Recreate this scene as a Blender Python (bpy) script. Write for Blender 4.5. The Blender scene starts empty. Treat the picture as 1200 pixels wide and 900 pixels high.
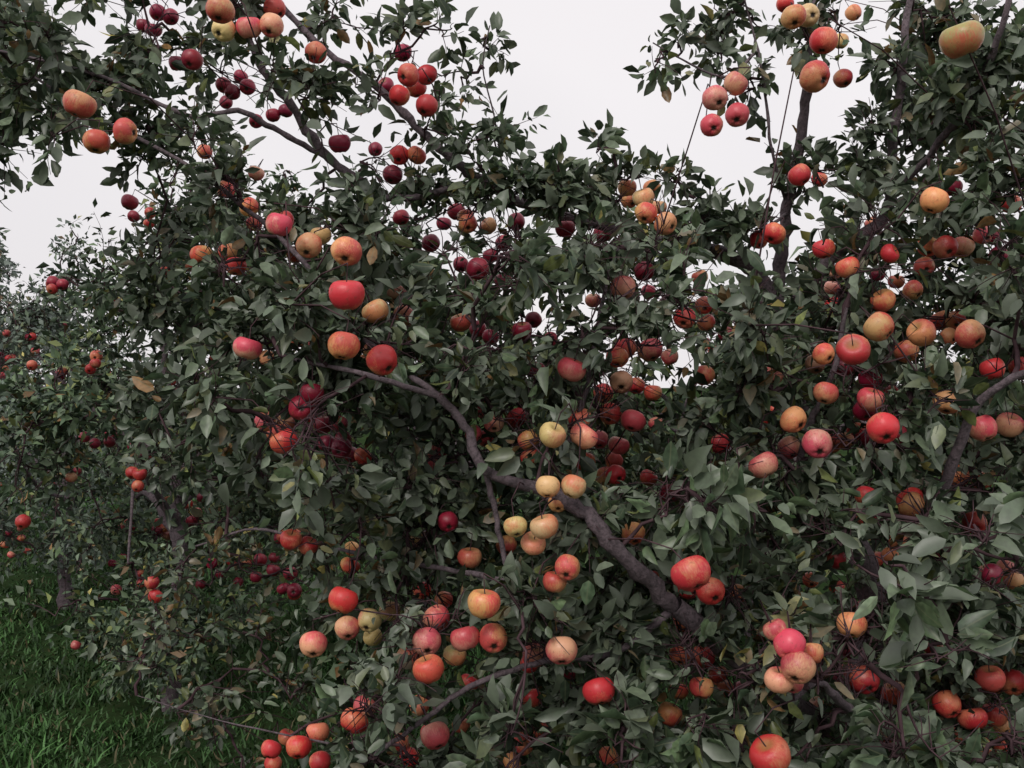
import bpy, numpy as np, math
rng=np.random.default_rng(11)
# Fruit, limbs and crown clumps are laid out from the camera (eye height 1.6 m)
# as image pixel coordinates plus an estimated distance into the tree, and are reduced here to world metres.
F=1152.0
CAM_POS=np.array([0,0,1.6])  # camera position, also the end point of the leaf culling
def unproject(px,py,d): return np.array([(px-600)/F*d, d, 1.6-(py-450)/F*d])  # image pixel and depth to world position
P=unproject
sc=bpy.context.scene
# ---------------- mesh helpers
def make_mesh(name,V,faces,mat,smooth=True,attrs=None):
    V=np.asarray(V,dtype=np.float32)
    me=bpy.data.meshes.new(name)
    me.vertices.add(len(V)); me.vertices.foreach_set('co',V.ravel())
    idx=np.concatenate([f.ravel() for f in faces]).astype(np.int32)
    tot=np.concatenate([np.full(len(f),f.shape[1],dtype=np.int32) for f in faces])
    st=np.concatenate([[0],np.cumsum(tot)[:-1]]).astype(np.int32)
    me.loops.add(len(idx)); me.loops.foreach_set('vertex_index',idx)
    me.polygons.add(len(tot)); me.polygons.foreach_set('loop_start',st)
    me.polygons.foreach_set('use_smooth',np.full(len(tot),smooth))
    me.update(calc_edges=True)
    for k,(typ,arr) in (attrs or {}).items():
        a=me.attributes.new(k,typ,'POINT')
        a.data.foreach_set('color' if typ=='FLOAT_COLOR' else 'vector',np.asarray(arr,dtype=np.float32).ravel())
    me.validate()
    ob=bpy.data.objects.new(name,me); sc.collection.objects.link(ob)
    me.materials.append(mat)
    return ob
def nrm(v): return v/np.maximum(np.linalg.norm(v,axis=-1,keepdims=True),1e-9)
class Tubes:
    def __init__(s): s.V=[];s.F=[];s.n=0
    def add(s,Pt,R,sides):
        Pt=np.asarray(Pt,float); R=np.asarray(R,float)
        N,K,_=Pt.shape
        T=np.gradient(Pt,axis=1); T=nrm(T)
        ref=np.array([0.05,1,0.08]); A=nrm(np.cross(T,ref)); B=nrm(np.cross(T,A))
        th=np.arange(sides)/sides*2*np.pi
        ring=Pt[:,:,None,:]+R[:,:,None,None]*(np.cos(th)[None,None,:,None]*A[:,:,None,:]+np.sin(th)[None,None,:,None]*B[:,:,None,:])
        s.V.append(ring.reshape(-1,3))
        i=np.arange(N)[:,None,None]*K*sides; k=np.arange(K-1)[None,:,None]*sides; j=np.arange(sides)[None,None,:]; j2=(j+1)%sides
        q=np.stack([i+k+j,i+k+j2,i+k+sides+j2,i+k+sides+j],-1).reshape(-1,4)+s.n
        s.F.append(q); s.n+=N*K*sides
    def obj(s,name,mat): return make_mesh(name,np.concatenate(s.V),[np.concatenate(s.F)],mat)
def catmull(pts,rad,m=6):
    pts=np.array(pts); rad=np.array(rad,float)
    p=np.vstack([2*pts[0]-pts[1],pts,2*pts[-1]-pts[-2]]); out=[];ro=[]
    for i in range(len(pts)-1):
        a,b,c,d=p[i],p[i+1],p[i+2],p[i+3]
        for t in np.arange(m)/m:
            out.append(0.5*((2*b)+(c-a)*t+(2*a-5*b+4*c-d)*t*t+(3*b-a-3*c+d)*t**3)); ro.append(rad[i]*(1-t)+rad[i+1]*t)
    out.append(pts[-1]);ro.append(rad[-1])
    out=np.array(out);ro=np.array(ro)
    out+=rng.normal(0,1,out.shape)*ro[:,None]*0.2
    ro=ro*(1+rng.normal(0,.08,ro.shape))
    return out,ro
# ---------------- node helpers
def newmat(name):
    m=bpy.data.materials.new(name); m.use_nodes=True; nt=m.node_tree; nt.nodes.clear()
    return m,nt
def nd(nt,t,**k):
    n=nt.nodes.new(t)
    for a,b in k.items(): setattr(n,a,b)
    return n
def mixc(nt,f,a,b):
    n=nd(nt,'ShaderNodeMix',data_type='RGBA')
    for sock,v in ((n.inputs[0],f),(n.inputs[6],a),(n.inputs[7],b)):
        if hasattr(v,'node'): nt.links.new(v,sock)
        elif isinstance(v,(int,float)): sock.default_value=v
        else: sock.default_value=(*v,1)
    return n.outputs[2]
def maprange(nt,v,a,b,c=0,d=1):
    n=nd(nt,'ShaderNodeMapRange'); nt.links.new(v,n.inputs[0])
    for i,x in enumerate((a,b,c,d)): n.inputs[i+1].default_value=x
    return n.outputs[0]
def math_(nt,op,a,b=0.0):
    n=nd(nt,'ShaderNodeMath',operation=op)
    for i,v in enumerate((a,b)):
        if hasattr(v,'node'): nt.links.new(v,n.inputs[i])
        else: n.inputs[i].default_value=v
    return n.outputs[0]
def noise(nt,vec,scale,detail=3,rough=.55):
    n=nd(nt,'ShaderNodeTexNoise'); n.inputs['Scale'].default_value=scale; n.inputs['Detail'].default_value=detail; n.inputs['Roughness'].default_value=rough
    if vec is not None: nt.links.new(vec,n.inputs['Vector'])
    return n.outputs['Fac']
def diffgloss(nt,c,rough,f):
    d=nd(nt,'ShaderNodeBsdfDiffuse'); 
    if hasattr(c,'node'): nt.links.new(c,d.inputs[0])
    else: d.inputs[0].default_value=(*c,1)
    if not f: return d.outputs[0]
    g=nd(nt,'ShaderNodeBsdfGlossy'); g.inputs['Roughness'].default_value=rough; g.inputs[0].default_value=(1,1,1,1)
    mx=nd(nt,'ShaderNodeMixShader'); mx.inputs[0].default_value=f; nt.links.new(d.outputs[0],mx.inputs[1]); nt.links.new(g.outputs[0],mx.inputs[2])
    return mx.outputs[0]
def leaf_mat(name,near=True,transl=.18):
    m,nt=newmat(name)
    at=nd(nt,'ShaderNodeAttribute',attribute_name='col'); o=nd(nt,'ShaderNodeOutputMaterial')
    if near:
        geo=nd(nt,'ShaderNodeNewGeometry'); tc=nd(nt,'ShaderNodeTexCoord')
        n1=noise(nt,tc.outputs['Object'],70,1)
        hs=nd(nt,'ShaderNodeHueSaturation'); nt.links.new(at.outputs['Color'],hs.inputs['Color'])
        nt.links.new(maprange(nt,n1,.3,.7,.65,1.35),hs.inputs['Value'])
        rib=maprange(nt,at.outputs['Alpha'],0.03,.12,.5,0)
        c=mixc(nt,rib,hs.outputs[0],(.17,.19,.11))
        under=mixc(nt,.5,hs.outputs[0],(.18,.21,.16))
        c=mixc(nt,geo.outputs['Backfacing'],c,under)
        s=diffgloss(nt,c,.42,.05)
        tr=nd(nt,'ShaderNodeBsdfTranslucent'); nt.links.new(c,tr.inputs[0])
        mx=nd(nt,'ShaderNodeMixShader'); mx.inputs[0].default_value=transl
        nt.links.new(s,mx.inputs[1]); nt.links.new(tr.outputs[0],mx.inputs[2]); nt.links.new(mx.outputs[0],o.inputs[0])
    else: nt.links.new(diffgloss(nt,at.outputs['Color'],.5,.03),o.inputs[0])
    return m
def bark_mat(name,ca,cb):
    m,nt=newmat(name); tc=nd(nt,'ShaderNodeTexCoord')
    n1=noise(nt,tc.outputs['Object'],9,3); n2=noise(nt,tc.outputs['Object'],90,4,.7)
    c=mixc(nt,maprange(nt,n1,.35,.65),ca,cb)
    c=mixc(nt,maprange(nt,n2,.42,.65,0,.75),c,(.03,.024,.026))
    b=nd(nt,'ShaderNodeBsdfPrincipled'); nt.links.new(c,b.inputs['Base Color']); b.inputs['Roughness'].default_value=.85
    bp=nd(nt,'ShaderNodeBump'); bp.inputs['Strength'].default_value=.9; bp.inputs['Distance'].default_value=.006; nt.links.new(n2,bp.inputs['Height']); nt.links.new(bp.outputs[0],b.inputs['Normal'])
    o=nd(nt,'ShaderNodeOutputMaterial'); nt.links.new(b.outputs[0],o.inputs[0]); return m
def plain_mat(name,c):
    m,nt=newmat(name); tc=nd(nt,'ShaderNodeTexCoord'); n1=noise(nt,tc.outputs['Object'],25,1)
    o=nd(nt,'ShaderNodeOutputMaterial'); nt.links.new(diffgloss(nt,mixc(nt,maprange(nt,n1,.35,.65),c,tuple(v*.55 for v in c)),.6,0),o.inputs[0]); return m
def apple_mat():
    m,nt=newmat('apple_skin')
    A=nd(nt,'ShaderNodeAttribute',attribute_name='blushcol'); G=nd(nt,'ShaderNodeAttribute',attribute_name='ground'); L=nd(nt,'ShaderNodeAttribute',attribute_name='loc'); D=nd(nt,'ShaderNodeAttribute',attribute_name='shape')
    sx=nd(nt,'ShaderNodeSeparateXYZ'); nt.links.new(D.outputs['Vector'],sx.inputs[0])
    mp=nd(nt,'ShaderNodeMapping'); mp.inputs['Scale'].default_value=(8,8,.8); nt.links.new(L.outputs['Vector'],mp.inputs[0])
    st=noise(nt,mp.outputs[0],1.8,4,.65); big=noise(nt,L.outputs['Vector'],1.3,2,.5)
    s=math_(nt,'ADD',math_(nt,'MULTIPLY',big,1.0),math_(nt,'MULTIPLY',st,1.1))
    s=math_(nt,'ADD',s,math_(nt,'MULTIPLY',sx.outputs[2],.36))
    s=math_(nt,'ADD',s,math_(nt,'SUBTRACT',G.outputs['Alpha'],1.64))
    f=maprange(nt,s,-.26,.26)
    c=mixc(nt,f,G.outputs['Color'],A.outputs['Color'])
    f2=noise(nt,L.outputs['Vector'],3.2,4,.65)
    c=mixc(nt,maprange(nt,f2,.56,.74,0,.5),c,(.16,.07,.035))
    vo=nd(nt,'ShaderNodeTexVoronoi'); vo.inputs['Scale'].default_value=9; nt.links.new(L.outputs['Vector'],vo.inputs['Vector'])
    c=mixc(nt,maprange(nt,vo.outputs['Distance'],.05,.11,.4,0),c,(.75,.55,.35))
    c=mixc(nt,maprange(nt,sx.outputs[0],.14,.30,1,0),c,(.025,.016,.01))
    c=mixc(nt,maprange(nt,sx.outputs[1],.15,.5,.6,0),c,(.3,.22,.07))
    b=nd(nt,'ShaderNodeBsdfPrincipled'); nt.links.new(c,b.inputs['Base Color'])
    nt.links.new(maprange(nt,f2,.3,.7,.32,.5),b.inputs['Roughness']); b.inputs['Specular IOR Level'].default_value=.5
    bp=nd(nt,'ShaderNodeBump'); bp.inputs['Strength'].default_value=.35; bp.inputs['Distance'].default_value=.002; nt.links.new(f2,bp.inputs['Height']); nt.links.new(bp.outputs[0],b.inputs['Normal'])
    o=nd(nt,'ShaderNodeOutputMaterial'); nt.links.new(b.outputs[0],o.inputs[0]); return m
LEAF=leaf_mat('apple_leaf'); LEAFFAR=leaf_mat('apple_leaf_far',False); BARK=bark_mat('apple_bark',(.19,.145,.165),(.10,.075,.085)); TWIG=plain_mat('twig_bark',(.10,.062,.07)); APPLE=apple_mat()

# ---------------- leaves
TT=np.array([0,.18,.18,.18,.5,.5,.5,.8,.8,.8,1]); UU=np.array([0,-.72,0,.72,-1,0,1,-.6,0,.6,0])
TRI=np.array([[0,2,1],[0,3,2],[7,8,10],[8,9,10]]); QUAD=np.array([[1,2,5,4],[2,3,6,5],[4,5,8,7],[5,6,9,8]])
def leaf_mesh(name,pos,L,Nn,ln,col,simple=False):
    n=len(pos); L=nrm(L); W=nrm(np.cross(Nn,L)); Nn=np.cross(L,W)
    if simple:
        T=np.array([0,.45,.45,.45,1]);U=np.array([0,-1,0,1,0]); tri=np.array([[0,2,1],[0,3,2],[1,2,4],[2,3,4]]); quad=None
    else: T,U,tri,quad=TT,UU,TRI,QUAD
    asp=rng.uniform(.40,.60,n); fold=rng.uniform(.05,1.0,n); curl=rng.normal(.18,.32,n); ph=rng.uniform(0,6.28,n)
    hw=(ln*asp*.5)[:,None]*U[None]
    V=pos[:,None]+L[:,None]*(ln[:,None]*T)[...,None]+W[:,None]*hw[...,None]
    off=np.abs(hw)*fold[:,None]-(curl*ln)[:,None]*T**2+np.sin(ph[:,None]+T*7+U*1.5)*np.abs(U)*(ln*.06)[:,None]
    V=V+Nn[:,None]*off[...,None]
    C=np.concatenate([np.repeat(col[:,None,:],len(T),1),np.broadcast_to(np.abs(U)[None,:,None],(n,len(T),1))],-1)
    base=(np.arange(n)*len(T))[:,None,None]
    fs=[(base+tri[None]).reshape(-1,3)]
    if quad is not None: fs.append((base+quad[None]).reshape(-1,4))
    return make_mesh(name,V.reshape(-1,3),fs,LEAFFAR if simple else LEAF,True,{'col':('FLOAT_COLOR',C.reshape(-1,4))})
PAL=np.array([(.038,.060,.036),(.060,.094,.052),(.090,.134,.068),(.12,.16,.10),(.125,.15,.05),(.19,.11,.045),(.32,.28,.09)])
def leaf_cols(n,shoot,p,haze_tint):
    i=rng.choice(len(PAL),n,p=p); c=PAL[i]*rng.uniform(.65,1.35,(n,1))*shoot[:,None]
    return c*(1-haze_tint)+np.array([.20,.235,.225])*haze_tint  # misty air of distant trees painted into leaf colour as grey, no volume
def unit(n): return nrm(rng.normal(0,1,(n,3)))
PN=(.23,.29,.23,.12,.09,.03,.01)
def foliage(prefix,parent,blobs,skel,tub,nshoot=36,nleaf=9,leaf=.072,apples=None,simple=False,tint=1.0,hang=-.1,pal=PN,haze_tint=0.):
    skel=np.asarray(skel); blobs=np.array(blobs,float)
    d=np.array([np.min(np.linalg.norm(skel-b[:3],axis=1)) for b in blobs]); blobs=blobs[np.argsort(d)]
    st=[];en=[];rr=[];cc=[];dn=[]
    BP=[];
    for b in blobs:
        c=b[:3]; r=b[3]; dens=b[4]
        a=skel[np.argmin(np.linalg.norm(skel-c,axis=1))]
        t=np.linspace(0,1,7)[:,None]; D=np.linalg.norm(c-a)
        w=rng.normal(0,.1,3)*D
        path=a+(c-a)*t+w*np.sin(t*np.pi)+np.array([0,0,.12*D])*np.sin(t*np.pi)
        path[1:-1]+=rng.normal(0,.008,(5,3))
        BP.append(path); skel=np.vstack([skel,path[3:]])
        ns=max(3,int(6*dens))
        for _ in range(ns):
            s=path[rng.integers(3,7)]; e=c+unit(1)[0]*r*rng.uniform(.4,1.0)
            st.append(s);en.append(e);cc.append(c);rr.append(r);dn.append(dens*nshoot/ns)
    BP=np.array(BP); tub.add(BP,np.linspace(.0055,.0026,7)[None].repeat(len(BP),0)*rng.uniform(.7,1.4,(len(BP),1)),5)
    st=np.array(st);en=np.array(en);rr=np.array(rr);cc=np.array(cc)
    t=np.linspace(0,1,5)[None,:,None]; bend=rng.normal(0,.14,(len(st),1,3))*np.linalg.norm(en-st,axis=1)[:,None,None]
    SP=st[:,None]+(en-st)[:,None]*t+bend*np.sin(t*np.pi)
    tub.add(SP,np.linspace(.003,.0015,5)[None].repeat(len(SP),0),4)
    k=np.maximum(1,rng.poisson(np.array(dn))); own=np.repeat(np.arange(len(st)),k); n=len(own)
    tt=rng.uniform(.15,1,n); f=tt*4; i=np.minimum(f.astype(int),3); fr=(f-i)[:,None]
    p0=SP[own,i]*(1-fr)+SP[own,i+1]*fr
    out=nrm(p0-cc[own]+rng.normal(0,.03,(n,3)))
    d0=nrm(out*.6+unit(n)*.8+np.array([0,0,.25])); Ls=rng.uniform(.06,.22,n)*np.clip(rr[own]/.2,.5,1.1)
    cv=unit(n)*.3+np.array([0,0,hang]); 
    def at(t): return p0[:,None]+d0[:,None]*(Ls[:,None]*t)[...,None]+cv[:,None]*(Ls[:,None]*t**2)[...,None]
    T5=np.broadcast_to(np.linspace(0,1,4),(n,4)); SH=at(T5)
    if simple: SH=SH[::3]
    tub.add(SH,np.linspace(.0017,.0008,4)[None].repeat(len(SH),0),3)
    M=nleaf; tl=np.sort(rng.uniform(.1,1,(n,M)),1); pl=at(tl)
    tan=nrm(d0[:,None]+2*cv[:,None]*tl[...,None]); a1=nrm(np.cross(tan,np.array([.1,.2,1.0]))); b1=np.cross(tan,a1)
    ph=np.arange(M)[None]*2.4+rng.uniform(0,6.28,(n,1)); rad=np.cos(ph)[...,None]*a1+np.sin(ph)[...,None]*b1
    Ld=nrm(tan*.55+rad*.85+np.array([0,0,-.25])+rng.normal(0,.35,rad.shape))
    Nn=nrm(tan*.5-rad*.3+np.array([0,-.1,.6])+rng.normal(0,.75,rad.shape))
    keep=rng.random((n,M))<.9
    ln=leaf*rng.uniform(.4,1.25,(n,M))
    sh=np.repeat((rng.uniform(.55,1.55,n)*tint)[:,None],M,1)
    q=pl+Ld*.02; q=q.reshape(-1,3); kp=keep.ravel()
    if apples is not None:   # leaves culled between the camera and each fruit or cleared limb, none growing through it
        lnn=ln.reshape(-1)
        mid=q+(Ld.reshape(-1,3))*(ln.reshape(-1,1)*.45)
        for ap in apples:
            a=ap[:3]; r=ap[3]; pr=ap[4]; u=nrm(CAM_POS-a); v=mid-a; s=v@u
            pd=np.linalg.norm(v-s[:,None]*u,axis=1)
            kp&=~((s>-r*.3)&(pd<r*.92+lnn*.34)&(s<1.7)&(rng.random(len(pd))<pr))
            kp&=np.linalg.norm(v,axis=1)>r*1.05
    kp&=q[:,2]>.06
    kp&=q[:,1]>1.3
    pos=q[kp]; 
    lv=leaf_mesh(prefix+'leaves',pos,Ld.reshape(-1,3)[kp],Nn.reshape(-1,3)[kp],ln.ravel()[kp],leaf_cols(kp.sum(),sh.ravel()[kp],pal,haze_tint),simple)
    lv.parent=parent
    return np.vstack([skel,SP.reshape(-1,3)]),len(pos)

# ---------------- apples
CL={'R':((.64,.042,.05),(.78,.28,.14),.78),'P':((.70,.09,.12),(.82,.40,.26),.70),'C':((.27,.012,.042),(.46,.04,.065),.92),
'O':((.72,.10,.08),(.82,.42,.18),.62),'Y':((.76,.28,.15),(.82,.62,.28),.40),'G':((.58,.15,.09),(.38,.41,.12),.52)}
def apple_mesh(name,items,nu=20,nv=14,dim=1.0):
    th=np.linspace(0,np.pi,nv); ph=np.arange(nu)/nu*2*np.pi
    z=.9*np.cos(th)-.34*np.exp(-(th/.38)**2)+.22*np.exp(-((np.pi-th)/.3)**2)
    ro=np.sin(th)**.88*(1+.07*np.cos(th))
    X=(ro[:,None]*np.cos(ph)*(1+.02*np.cos(5*ph))); Y=(ro[:,None]*np.sin(ph)*(1+.02*np.cos(5*ph))); Z=np.repeat(z[:,None],nu,1)+.03*np.cos(5*ph)[None]*(np.cos(th)<-.6)[:,None]
    loc=np.stack([X,Y,Z],-1).reshape(-1,3)
    dist_b=np.repeat(((np.pi-th))[:,None],nu,1).reshape(-1); dist_t=np.repeat(th[:,None],nu,1).reshape(-1)
    j=np.arange(nu);k=np.arange(nv-1)[:,None]*nu
    q=np.stack([k+j,k+nu+j,k+nu+(j+1)%nu,k+(j+1)%nu],-1).reshape(-1,4)
    V=[];B=[];G=[];Lc=[];Sh=[];Fc=[];tops=[]
    for m,(x,y,zz,r,cl) in enumerate(items):
        ax=nrm(np.array([0,.0,1.0])+rng.normal(0,.38,3)+np.array([0,rng.choice([0,.7,1.3],p=[.5,.3,.2]),0]))
        e1=nrm(np.cross(ax,rng.normal(0,1,3))); e2=np.cross(ax,e1)
        sq=rng.uniform(.9,1.06); R=r*np.array([rng.uniform(.94,1.04),rng.uniform(.94,1.04),sq])
        lop=1+rng.uniform(-.07,.07)*loc[:,:1]
        V.append(np.array([x,y,zz])+loc[:,:1]*R[0]*e1+loc[:,1:2]*R[1]*e2+loc[:,2:]*lop*R[2]*ax)
        bc,gc,am=CL[cl]; j_=rng.uniform(.72,1.1)*dim
        bc=np.array(bc)*j_*rng.uniform(.85,1.12,3); gc=np.array(gc)*j_*rng.uniform(.88,1.1,3); am=np.clip(am+rng.normal(0,.12),0.1,1)
        B.append(np.tile([*bc,1],(len(loc),1))); G.append(np.tile([*gc,am],(len(loc),1)))
        side=loc@unit(1)[0]
        Lc.append(loc+rng.uniform(-50,50,3)); Sh.append(np.stack([dist_b,dist_t,side],-1)); Fc.append(q+m*len(loc)); tops.append((np.array([x,y,zz])+ax*R[2]*.5,ax))
    ob=make_mesh(name,np.concatenate(V),[np.concatenate(Fc)],APPLE,True,{'blushcol':('FLOAT_COLOR',np.concatenate(B)),'ground':('FLOAT_COLOR',np.concatenate(G)),'loc':('FLOAT_VECTOR',np.concatenate(Lc)),'shape':('FLOAT_VECTOR',np.concatenate(Sh))})
    return ob,tops
def stems(tub,tops,skel):
    Ps=[]
    for p,ax in tops:
        a=p+ax*.045+rng.normal(0,.006,3); s=skel[np.argmin(np.linalg.norm(skel-a,axis=1))]
        m=(a+s)/2+np.array([0,0,.02])+rng.normal(0,.008,3)
        Ps.append([p,a*.5+p*.5,a,m,s])
    tub.add(Ps,np.tile([.0013,.0012,.0016,.002,.0025],(len(Ps),1)),4)

A="""258 12 34 O,262 35 30 Y,292 32 30 P,318 30 30 P,322 10 28 O,370 62 26 R,93 122 38 O,113 166 32 O,147 154 32 O,
180 35 20 C,200 20 20 C,225 70 26 C,185 15 20 C,207 74 20 C,168 30 18 C,262 100 20 C,272 108 20 C,290 102 20 C,282 90 18 C,265 120 16 C,
320 135 18 C,335 130 18 C,300 142 18 C,398 168 26 C,472 62 22 C,478 88 28 R,500 88 26 R,468 112 26 R,500 124 28 R,488 104 24 R,452 100 20 C,
440 175 18 C,468 182 24 R,488 182 24 R,460 205 24 C,300 203 20 P,265 222 22 O,292 243 24 O,152 237 20 C,240 178 18 O,298 262 20 R,
362 288 32 O,376 276 26 O,346 298 22 O,406 295 38 O,406 345 42 R,440 365 32 Y,403 405 38 O,448 422 38 R,290 408 34 P,333 517 36 R,276 312 26 R,
505 285 22 C,535 248 22 C,572 265 22 O,605 260 22 C,560 315 28 C,470 255 20 C,425 245 16 C,590 330 22 C,662 268 24 C,706 274 22 C,755 318 24 C,640 285 18 C,
540 310 20 C,575 300 20 C,520 262 18 C,590 285 20 C,625 375 20 C,560 385 20 C,
612 388 26 C,540 378 26 O,575 395 22 C,735 220 24 O,754 232 26 Y,764 221 22 O,780 262 28 O,757 250 28 O,772 243 20 Y,738 234 22 O,
730 337 30 P,760 342 18 C,695 352 20 P,838 115 32 P,862 98 30 P,864 135 30 P,834 147 28 P,930 20 30 O,947 18 28 Y,965 48 34 R,955 90 38 R,988 92 24 R,985 48 20 Y,920 5 22 R,1000 15 20 O,
1127 46 50 G,937 205 28 R,960 210 20 R,907 274 28 R,889 281 24 R,1095 235 34 O,1022 262 18 O,1108 290 30 R,1127 290 26 R,975 337 20 P,1035 352 30 O,1070 340 24 O,1050 330 20 R,
802 373 28 R,828 378 22 R,825 358 22 R,820 325 20 O,733 408 26 R,762 410 30 P,785 418 22 P,670 433 34 P,825 440 26 O,728 448 28 P,745 452 22 R,707 461 24 R,715 485 28 R,742 493 30 P,765 460 22 O,
620 516 28 O 2.5,647 510 34 Y 2.25,684 511 36 P,605 490 26 R,702 515 24 P,725 522 26 P,843 520 26 R,955 427 24 P,1000 410 40 R,1030 383 38 O,1062 412 30 O,1080 390 34 O,1137 392 36 O,1103 375 26 O,
1020 468 32 P,1110 472 32 O,1152 502 34 P,1183 498 32 P,1163 432 30 R,1195 430 26 R,930 492 34 O,925 525 30 P,958 520 36 P,1035 502 40 R,990 517 24 O,895 545 36 P,975 520 24 R,
1120 558 30 R,1068 592 32 O,1142 613 28 R,1188 680 24 O,642 570 29 Y 2.26,672 570 31 Y 2.28,604 617 29 Y 2.26,638 617 34 Y 2.24,625 637 30 Y 2.3,665 665 32 O 2.24,650 682 28 O 2.28,654 590 24 O 2.35,
488 630 24 Y,410 663 24 O,412 643 18 O,785 578 26 C,742 625 30 O,760 560 22 R,810 672 50 R,833 693 36 R,803 727 30 R,823 770 30 R,797 767 26 O,
567 707 42 O,545 748 36 P,578 748 36 O,533 768 28 Y,500 752 36 P,502 784 38 O,512 725 34 P,478 770 28 P,402 703 36 R,433 727 30 Y,457 716 26 Y,407 736 30 P,367 755 34 P,437 746 24 Y,
495 692 22 R,520 703 22 R,627 768 32 P,658 762 38 P,702 810 38 R,427 828 28 P,415 845 34 R,510 862 34 P,372 858 28 R,350 875 30 R,318 878 26 R,336 864 22 R,375 893 26 R,320 895 22 R,
470 870 24 R,480 887 24 R,540 850 22 R,600 893 24 O,715 885 28 O,925 755 38 P 1.95,935 782 40 P 1.93,913 797 36 P 1.96,952 765 28 O 2,908 738 28 P 1.97,928 800 28 P 2,903 885 50 R,
998 732 36 O,1013 797 36 R,1048 812 30 O,1110 825 34 R,1160 795 34 O,1187 800 32 R,1140 842 34 R,1165 838 30 R,1025 655 22 R,360 485 24 R,400 525 26 C,383 520 22 C,412 533 20 C,
305 656 17 C,320 668 17 C,340 672 18 C,345 692 18 C,300 676 15 C,332 690 16 C,248 660 14 C,258 672 13 C,235 685 13 C"""
apples=[]
for s in A.replace('\n','').split(','):
    q=s.split(); px,py,dm=map(float,q[:3]); cl=q[3]
    d=float(q[4]) if len(q)>4 else 2.5+(83/dm-2.5)*.72
    p=P(px,py,d); apples.append((*p,dm*.98*d/F/2,cl))
APN=[(*a[:4],.97) for a in apples]

# ---------------- main tree skeleton
tw=Tubes(); lim=Tubes(); skel=[]; CLEAR=[]
def limb(pts,rad,sides=10,m=6,clear=0):
    p=[np.array(q,float) if len(q)==4 else P(*q) for q in pts]
    p=[q[:3] for q in p]
    r=np.interp(np.linspace(0,1,len(p)),np.linspace(0,1,len(rad)),rad)
    c,rr=catmull(p,r,m); lim.add(c[None],rr[None],sides); skel.append(c)
    if clear:
        for a,b in zip(c[::2],rr[::2]): CLEAR.append((*a,b,clear))
limb([(1.34,3.2,-.1,0),(1.32,3.2,.25,0),(1.26,3.2,.6,0),(1.15,3.25,1.0,0),(1.0,3.3,1.4,0),(912,385,3.3),(916,300,3.3),(922,240,3.25),(936,180,3.2),(945,110,3.15),(948,60,3.1),(958,-40,3.1)],[.10,.08,.065,.045,.036,.028,.022,.019,.017,.015,.012,.008],14)
limb([(920,260,3.27),(922,240,3.25),(936,180,3.2),(945,110,3.15)],[.015,.012],8,clear=.75)
limb([(912,385,3.3),(890,325,3.3),(850,298,3.3),(780,285,3.3),(700,262,3.25),(620,242,3.2),(565,212,3.15),(520,180,3.1),(480,140,3.1),(440,100,3.1),(370,50,3.1),(300,-30,3.1)],[.028,.026,.02,.016,.014,.012,.008],12,clear=.45)
limb([(560,212,3.15),(450,232,3.05),(375,172,3.0),(335,115,2.95),(305,78,2.9),(280,15,2.9)],[.009,.013,.013,.008],clear=.55)
limb([(430,215,3.05),(375,180,3.0),(320,150,2.95),(280,130,2.9),(220,135,2.9),(120,90,2.9),(0,60,2.9)],[.01,.008,.004],clear=.4)
limb([(1.15,3.2,.75,0),(980,850,2.85),(880,780,2.55),(790,712,2.4)],[.036,.03,.022])
limb([(790,712,2.4),(740,660,2.32),(690,605,2.32),(640,575,2.38)],[.02,.019,.017],clear=.8)
limb([(640,575,2.38),(570,552,2.4),(545,500,2.4),(515,465,2.4)],[.015,.012,.01],clear=.35)
limb([(515,465,2.4),(430,440,2.4),(340,420,2.6)],[.008,.005],clear=.15)
limb([(570,552,2.4),(582,610,2.4),(600,680,2.4),(628,722,2.4),(660,740,2.4)],[.008,.006,.004],clear=.2)
limb([(790,712,2.4),(720,765,2.4),(640,775,2.4),(560,800,2.35),(500,840,2.3),(440,885,2.3),(380,930,2.4)],[.01,.007,.005],clear=.15)
limb([(640,575,2.6),(680,480,2.6),(695,410,2.6),(712,325,2.6),(725,290,2.65)],[.009,.006,.004],8,clear=.7)
limb([(912,380,3.3),(975,300,3.2),(1035,255,3.1),(1045,180,3.05),(1060,60,3.0),(1070,-60,3.0)],[.022,.018,.008],clear=.3)
limb([(1040,235,3.1),(1130,130,2.8),(1175,30,2.6),(1190,-60,2.6)],[.013,.006],clear=.4)
limb([(1.1,3.1,1.0,0),(935,600,2.75),(945,510,2.65),(975,440,2.6),(992,360,2.6)],[.013,.006],clear=.5)
limb([(1.26,3.2,.6,0),(1080,650,2.6),(1110,560,2.4),(1150,470,2.3),(1230,420,2.2)],[.02,.007],clear=0)
limb([(1.26,3.2,.6,0),(1000,830,2.3),(960,800,2.1),(930,820,2.05)],[.015,.004])
limb([(515,465,2.4),(430,400,2.6),(340,290,2.8),(230,200,2.9),(120,140,2.9),(40,90,2.9)],[.009,.007,.004],clear=.3)
limb([(598,235,3.2),(592,215,3.1),(580,140,3.1),(566,80,3.1),(574,30,3.1)],[.004,.002],5)
limb([(922,240,3.25),(905,180,3.1),(898,120,3.05),(888,60,3.05),(870,-10,3.05)],[.006,.003],6)
limb([(888,60,3.05),(850,90,3.0),(800,70,3.0),(765,50,3.0)],[.005,.002],6)
limb([(922,250,3.25),(905,262,3.1),(890,268,3.0)],[.006,.003],6)
limb([(440,885,2.3),(380,870,2.7),(260,845,3.2),(160,815,3.4)],[.004,.0015],6)
limb([(600,680,2.4),(480,660,2.7),(380,640,3.1),(300,620,3.4),(230,640,3.6)],[.008,.004],6)
SK=np.concatenate(skel)

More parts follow.
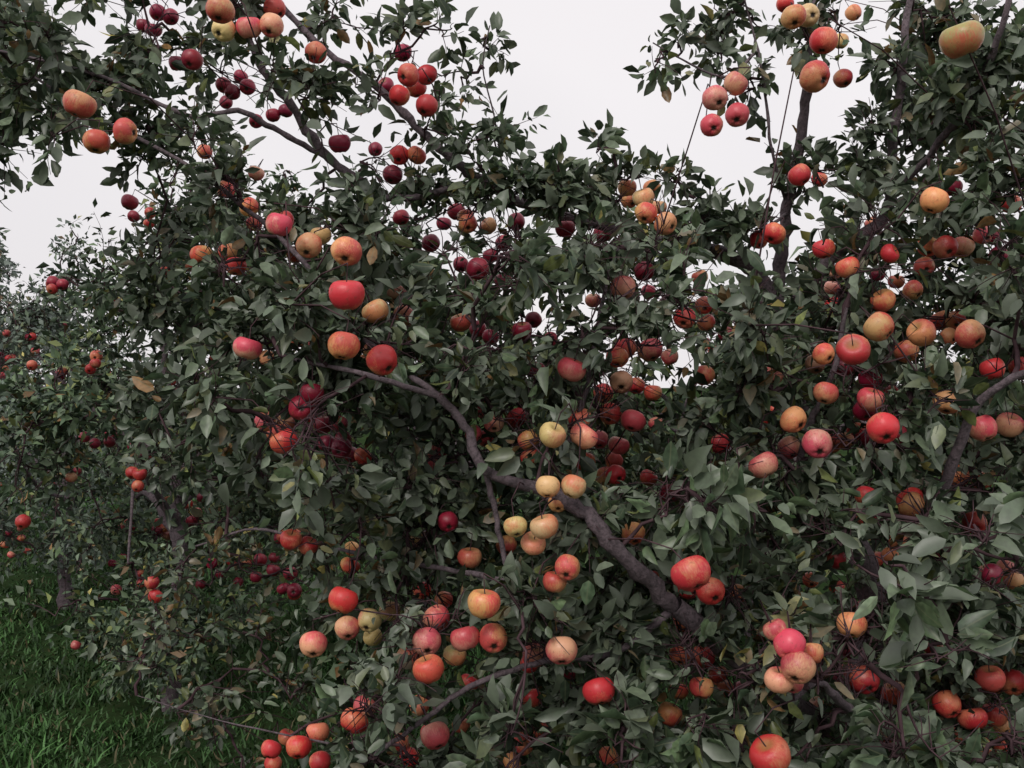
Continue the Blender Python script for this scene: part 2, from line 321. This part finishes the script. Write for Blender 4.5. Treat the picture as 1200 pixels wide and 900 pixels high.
# ---------------- crown clumps
def inpoly(x,y,poly):
    c=False; n=len(poly)
    for i in range(n):
        x1,y1=poly[i];x2,y2=poly[i-1]
        if (y1>y)!=(y2>y) and x<(x2-x1)*(y-y1)/(y2-y1)+x1: c=not c
    return c
def fill(out,poly,step,d0,d1,rpx,dens):
    xs=[p[0] for p in poly];ys=[p[1] for p in poly]
    for gx in np.arange(min(xs),max(xs),step):
        for gy in np.arange(min(ys),max(ys),step):
            x=gx+rng.uniform(-.5,.5)*step;y=gy+rng.uniform(-.5,.5)*step
            if not inpoly(x,y,poly): continue
            d=rng.uniform(d0,d1); p=P(x,y,d); 
            if p[2]<.12: continue
            out.append((*p,rpx*d/F*rng.uniform(.7,1.25),dens*rng.uniform(.55,1.3)))
MAIN=[(240,300),(350,250),(480,245),(600,275),(700,270),(790,295),(850,330),(930,370),(975,330),(1040,270),(1095,170),(1130,100),(1280,40),(1280,960),(440,960),(430,860),(400,760),(350,650),(290,560),(220,430)]
for _ in range(85):
    while True:
        x,y=rng.uniform(240,1200),rng.uniform(230,890)
        if inpoly(x,y,MAIN): break
    d=rng.uniform(2.5,3.4); c=P(x,y,d); cl=rng.choice(['R','C','O','R','P'])
    for j in range(rng.integers(1,4)):
        a=(*(c+rng.normal(0,.04,3)),rng.uniform(.026,.033),cl)
        if min(np.linalg.norm(np.array(b[:3])-np.array(a[:3]))-b[3]-a[3] for b in apples)>-.004:
            apples.append(a); APN.append((*a[:4],.7))
blobs=[]; inner=[]
fill(blobs,MAIN,80,2.2,2.95,60,1.05)
fill(inner,MAIN,84,2.95,3.8,74,.95)
fill(blobs,[(230,280),(600,300),(600,640),(340,640)],105,2.5,3.0,55,.7)
fill(blobs,[(130,270),(230,225),(360,240),(330,420),(250,560),(170,520)],75,3.2,4.0,48,.85)
fill(blobs,[(-80,-60),(330,-60),(350,60),(400,140),(420,230),(330,250),(200,240),(90,170),(-80,150)],70,2.7,3.6,52,.8)
for b in """470 60 45 .4,440 120 45 .4,500 150 40 .35,540 90 25 .15,560 190 35 .4,400 20 40 .35,520 40 25 .12,430 190 50 .55,800 55 26 .22,770 75 22 .15,840 70 28 .28,880 20 32 .28,870 110 25 .22,945 50 38 .45,985 30 40 .4,
1010 150 30 .2,965 220 32 .4,935 195 26 .3,900 268 28 .35,1010 215 40 .4,1070 180 50 .6,1045 90 36 .3,1090 20 50 .6,1000 280 40 .6,740 205 26 .35,780 215 26 .35,820 225 24 .25,655 195 26 .3,640 215 25 .4,690 220 25 .3,600 240 30 .5,
575 60 14 .12,588 150 12 .1,700 175 8 .05,845 20 18 .2,1150 60 60 .8,500 215 40 .6,850 270 24 .3,730 240 30 .5,660 250 34 .6,560 250 34 .6,800 265 30 .6,1120 130 50 .6""".replace('\n','').split(','):
    x,y,r,dn=map(float,b.split()); d=rng.uniform(2.95,3.2); blobs.append((*P(x,y,d),r*d/F,dn))
low=[]
fill(low,[(170,640),(330,640),(400,760),(430,900),(300,930),(140,800)],62,3.1,3.9,42,.42)
near=[]
fill(near,[(1000,600),(1250,580),(1250,950),(970,950),(980,800)],85,1.75,2.15,50,.55)
fill(near,[(770,560),(900,540),(930,620),(800,640)],55,2.0,2.2,32,.4)
fill(near,[(540,850),(860,840),(900,950),(540,950)],75,2.0,2.3,40,.4)
dry=[]
fill(dry,[(850,700),(1000,710),(1010,860),(860,860)],60,2.0,2.2,34,.45)
fill(dry,[(360,600),(430,600),(430,700),(360,700)],50,2.5,2.8,30,.4)

tree=bpy.data.objects.new('apple_tree',None); sc.collection.objects.link(tree)
CU=np.array(APN+CLEAR)
sk2,nl=foliage('crown_',tree,blobs,SK,tw,nshoot=38,nleaf=9,leaf=.054,apples=CU)
sk2,_=foliage('inner_',tree,inner,sk2,tw,nshoot=33,nleaf=9,leaf=.06,apples=CU,simple=True)
_,_=foliage('low_',tree,low,sk2,tw,nshoot=30,nleaf=7,leaf=.045,apples=CU,tint=1.1,pal=(.15,.25,.2,.1,.1,.15,.05))
_,_=foliage('outer_',tree,near,sk2,tw,nshoot=22,nleaf=9,leaf=.07,apples=CU,tint=1.05,pal=(.12,.28,.33,.22,.04,.01,0))
_,_=foliage('dry_',tree,dry,sk2,tw,nshoot=16,nleaf=9,leaf=.045,apples=CU,tint=1.15,pal=(.13,.15,.15,.15,.12,.16,.14))
ap,tops=apple_mesh('apples',apples); stems(tw,tops,sk2)
o=lim.obj('limbs',BARK); o.parent=tree; o=tw.obj('twigs',TWIG); o.parent=tree

# ---------------- other orchard trees
def orchard_tree(x,y,h,w,nb,nsh,leaf,tint,nap,simple=True,zlo=.45,haze_tint=0.,dim=1.0,whips=6):
    t=bpy.data.objects.new('apple_tree',None); sc.collection.objects.link(t); 
    L=Tubes(); T=Tubes(); sk=[]
    def lb(pts,rad):
        r=np.interp(np.linspace(0,1,len(pts)),np.linspace(0,1,len(rad)),rad); c,rr=catmull(pts,r,5); L.add(c[None],rr[None],8); sk.append(c)
    lb([(x,y,-.1),(x+.02,y,.3),(x+.05,y,.7),(x,y+.03,h*.5),(x-.04,y,h*.75),(x,y,h*.95)],[.05,.045,.04,.03,.015,.006])
    for i in range(7):
        a=i*2.4+rng.uniform(-.4,.4); z0=rng.uniform(.35,.65)*h*.8; q=w*rng.uniform(.6,.9)
        lb([(x+.03,y,z0),(x+math.cos(a)*q*.4,y+math.sin(a)*q*.4,z0+.2),(x+math.cos(a)*q*.8,y+math.sin(a)*q*.8,z0+.35+rng.uniform(-.3,.3)),(x+math.cos(a)*q,y+math.sin(a)*q,z0+rng.uniform(-.2,.6))],[.025,.012,.005])
    bl=[]
    for i in range(nb):
        u=unit(1)[0]*rng.uniform(.45,1)**.6; z=zlo+(h-zlo)*(.5+.5*u[2]); ww=w*(1-.35*max(0,u[2]))
        bl.append((x+u[0]*ww,y+u[1]*ww,z,rng.uniform(.14,.28),rng.uniform(.5,1.1)))
    nbase=len(bl)
    for i in range(whips):
        wx=x+rng.uniform(-.7,.7)*w; wy=y+rng.uniform(-.5,.5)*w; zt=h+rng.uniform(.1,.4)
        for zz in np.arange(h-.25,zt,.12): bl.append((wx+rng.normal(0,.02),wy,zz,.08,.16))
    ap=[]
    for i in range(nap):
        b=bl[rng.integers(nbase)]; c=np.array(b[:3])+unit(1)[0]*b[3]*.8+np.array([0,-.1,0])
        for j in range(rng.integers(1,5)):
            ap.append((*(c+rng.normal(0,.04,3)),rng.uniform(.024,.033),rng.choice(['R','C','R','P'])))
    cu=np.array([(*a[:4],.9) for a in ap])
    s2,n=foliage('',t,bl,np.concatenate(sk),T,nshoot=nsh,nleaf=9,leaf=leaf,simple=simple,tint=tint,apples=cu,haze_tint=haze_tint)
    a_,tp=apple_mesh('fruit',ap,12,9,dim); a_.parent=t; stems(T,tp,s2)
    o=L.obj('trunk',BARK); o.parent=t; o=T.obj('twigs',TWIG); o.parent=t
orchard_tree(-1.7,4.9,2.45,.8,75,34,.053,1.2,24,zlo=.1,haze_tint=.06,dim=.85)
orchard_tree(-3.2,7.0,2.4,1.2,100,34,.053,1.35,46,zlo=.22,haze_tint=.42,dim=.9)
orchard_tree(-5.2,9.6,2.9,1.5,90,30,.066,1.4,38,zlo=.2,haze_tint=.8,dim=.85)
orchard_tree(-8.3,13.5,3.7,2.2,80,30,.1,1.4,12,haze_tint=1.0,dim=.8)
orchard_tree(-.6,6.2,2.5,1.3,50,26,.1,.9,8,zlo=.2,whips=0)
orchard_tree(1.5,6.2,2.5,1.4,40,26,.1,.9,8,zlo=.2,whips=0)
orchard_tree(3.9,6.0,2.8,1.4,40,26,.1,.9,6,zlo=.2,whips=0)

# ---------------- ground and grass
def gz(x,y): return .05*np.sin(x*.7+1)*np.sin(y*.5)+.02*np.sin(x*2.3+y*1.7)
g=np.linspace(-1,1,161); gg=np.sign(g)*(np.abs(g)**3)*400
X,Y=np.meshgrid(gg,gg,indexing='ij'); fade=np.exp(-(X**2+Y**2)/3000); Zg=gz(X,Y)*fade
V=np.stack([X,Y,Zg],-1).reshape(-1,3); i=np.arange(160)[:,None]*161+np.arange(160)[None]; q=np.stack([i,i+161,i+162,i+1],-1).reshape(-1,4)
gm,nt=newmat('grassy_soil'); tc=nd(nt,'ShaderNodeTexCoord'); n1=noise(nt,tc.outputs['Object'],1.2,3); n2=noise(nt,tc.outputs['Object'],30,4,.7)
c=mixc(nt,maprange(nt,n1,.35,.65),(.018,.038,.014),(.03,.055,.02)); c=mixc(nt,maprange(nt,n2,.45,.75,0,.7),c,(.035,.028,.018))
o=nd(nt,'ShaderNodeOutputMaterial'); nt.links.new(diffgloss(nt,c,.9,0),o.inputs[0])
make_mesh('ground',V,[q],gm)
m,nt=newmat('grass_blade'); at=nd(nt,'ShaderNodeAttribute',attribute_name='col')
o=nd(nt,'ShaderNodeOutputMaterial'); nt.links.new(diffgloss(nt,at.outputs['Color'],.5,.02),o.inputs[0])
n=110000; y=3.0+17*rng.random(n)**1.5; x=rng.uniform(-1,.3,n)*(y*.62+.6)
ntf=3500; ty=3+17*rng.random(ntf)**1.5; tx=rng.uniform(-1,.3,ntf)*(ty*.62+.6); ts=rng.uniform(.3,1.4,ntf); tcx=rng.uniform(.35,1.4,ntf)*(1+.4*np.sin(tx*1.7+2)*np.sin(ty*1.3)); k=rng.integers(0,ntf,n); use=rng.random(n)<.75
x=np.where(use,tx[k]+rng.normal(0,.08,n),x); y=np.where(use,ty[k]+rng.normal(0,.08,n),y); s_=np.where(use,ts[k],.5); cf=np.where(use,tcx[k],.8)
h=(.025+.05*rng.random(n))*s_; a=rng.uniform(0,6.28,n); wv=np.stack([np.cos(a),np.sin(a),0*a],-1); ln=np.stack([np.cos(a+1.57+rng.normal(0,.6,n)),np.sin(a+1.57),0*a],-1)*rng.uniform(.3,1.8,(n,1))
base=np.stack([x,y,gz(x,y)*np.exp(-(x**2+y**2)/3000)-.005],-1); w=(.003+.0006*y)[:,None]
up=np.array([0,0,1.0])
Vb=np.stack([base-wv*w,base+wv*w,base+up*h[:,None]*.55+ln*h[:,None]*.25+wv*w*.7,base+up*h[:,None]*.55+ln*h[:,None]*.25-wv*w*.7,base+up*h[:,None]*.9+ln*h[:,None]*.8],1)
bs=(np.arange(n)*5)[:,None]; fq=bs+np.array([0,1,2,3]); ft=bs+np.array([3,2,4])
col=np.array([.05,.118,.034])*rng.uniform(.5,1.3,(n,1))*cf[:,None]; dr=rng.random(n)<.06; col[dr]=np.array([.11,.10,.05])
C=np.concatenate([np.repeat(col[:,None],5,1),np.ones((n,5,1))],-1)
make_mesh('grass',Vb.reshape(-1,3),[fq,ft],m,True,{'col':('FLOAT_COLOR',C.reshape(-1,4))})

# ---------------- sky, sun, camera
w=bpy.data.worlds.new('World'); sc.world=w; w.use_nodes=True; nt=w.node_tree; nt.nodes.clear()
sky=nd(nt,'ShaderNodeTexSky',sky_type='NISHITA'); sky.sun_disc=False; sky.sun_elevation=math.radians(42); sky.sun_rotation=math.radians(205); sky.dust_density=4
tc=nd(nt,'ShaderNodeTexCoord'); cl=noise(nt,tc.outputs['Generated'],1.6,2,.5)
cc=mixc(nt,maprange(nt,cl,.35,.65),(8.3,8.0,8.2),(9.7,9.3,9.4))
c=mixc(nt,.92,sky.outputs[0],cc)
bg=nd(nt,'ShaderNodeBackground'); bg.inputs[1].default_value=.1; nt.links.new(c,bg.inputs[0]); o=nd(nt,'ShaderNodeOutputWorld'); nt.links.new(bg.outputs[0],o.inputs[0])
sl=bpy.data.lights.new('sun','SUN'); sl.energy=1.45; sl.angle=math.radians(25); sl.color=(1,.95,.9); so=bpy.data.objects.new('sun',sl); sc.collection.objects.link(so)
so.rotation_euler=(math.radians(48),0,math.radians(-25))
cam=bpy.data.cameras.new('camera'); cam.lens=34.56; cam.sensor_width=36; cam.clip_end=2000; cam.clip_start=.05; co=bpy.data.objects.new('camera',cam); co.location=(0,0,1.6); co.rotation_euler=(math.radians(90),0,0); sc.collection.objects.link(co); sc.camera=co
sc.view_settings.view_transform='Standard'; sc.view_settings.look='None'; sc.view_settings.exposure=0
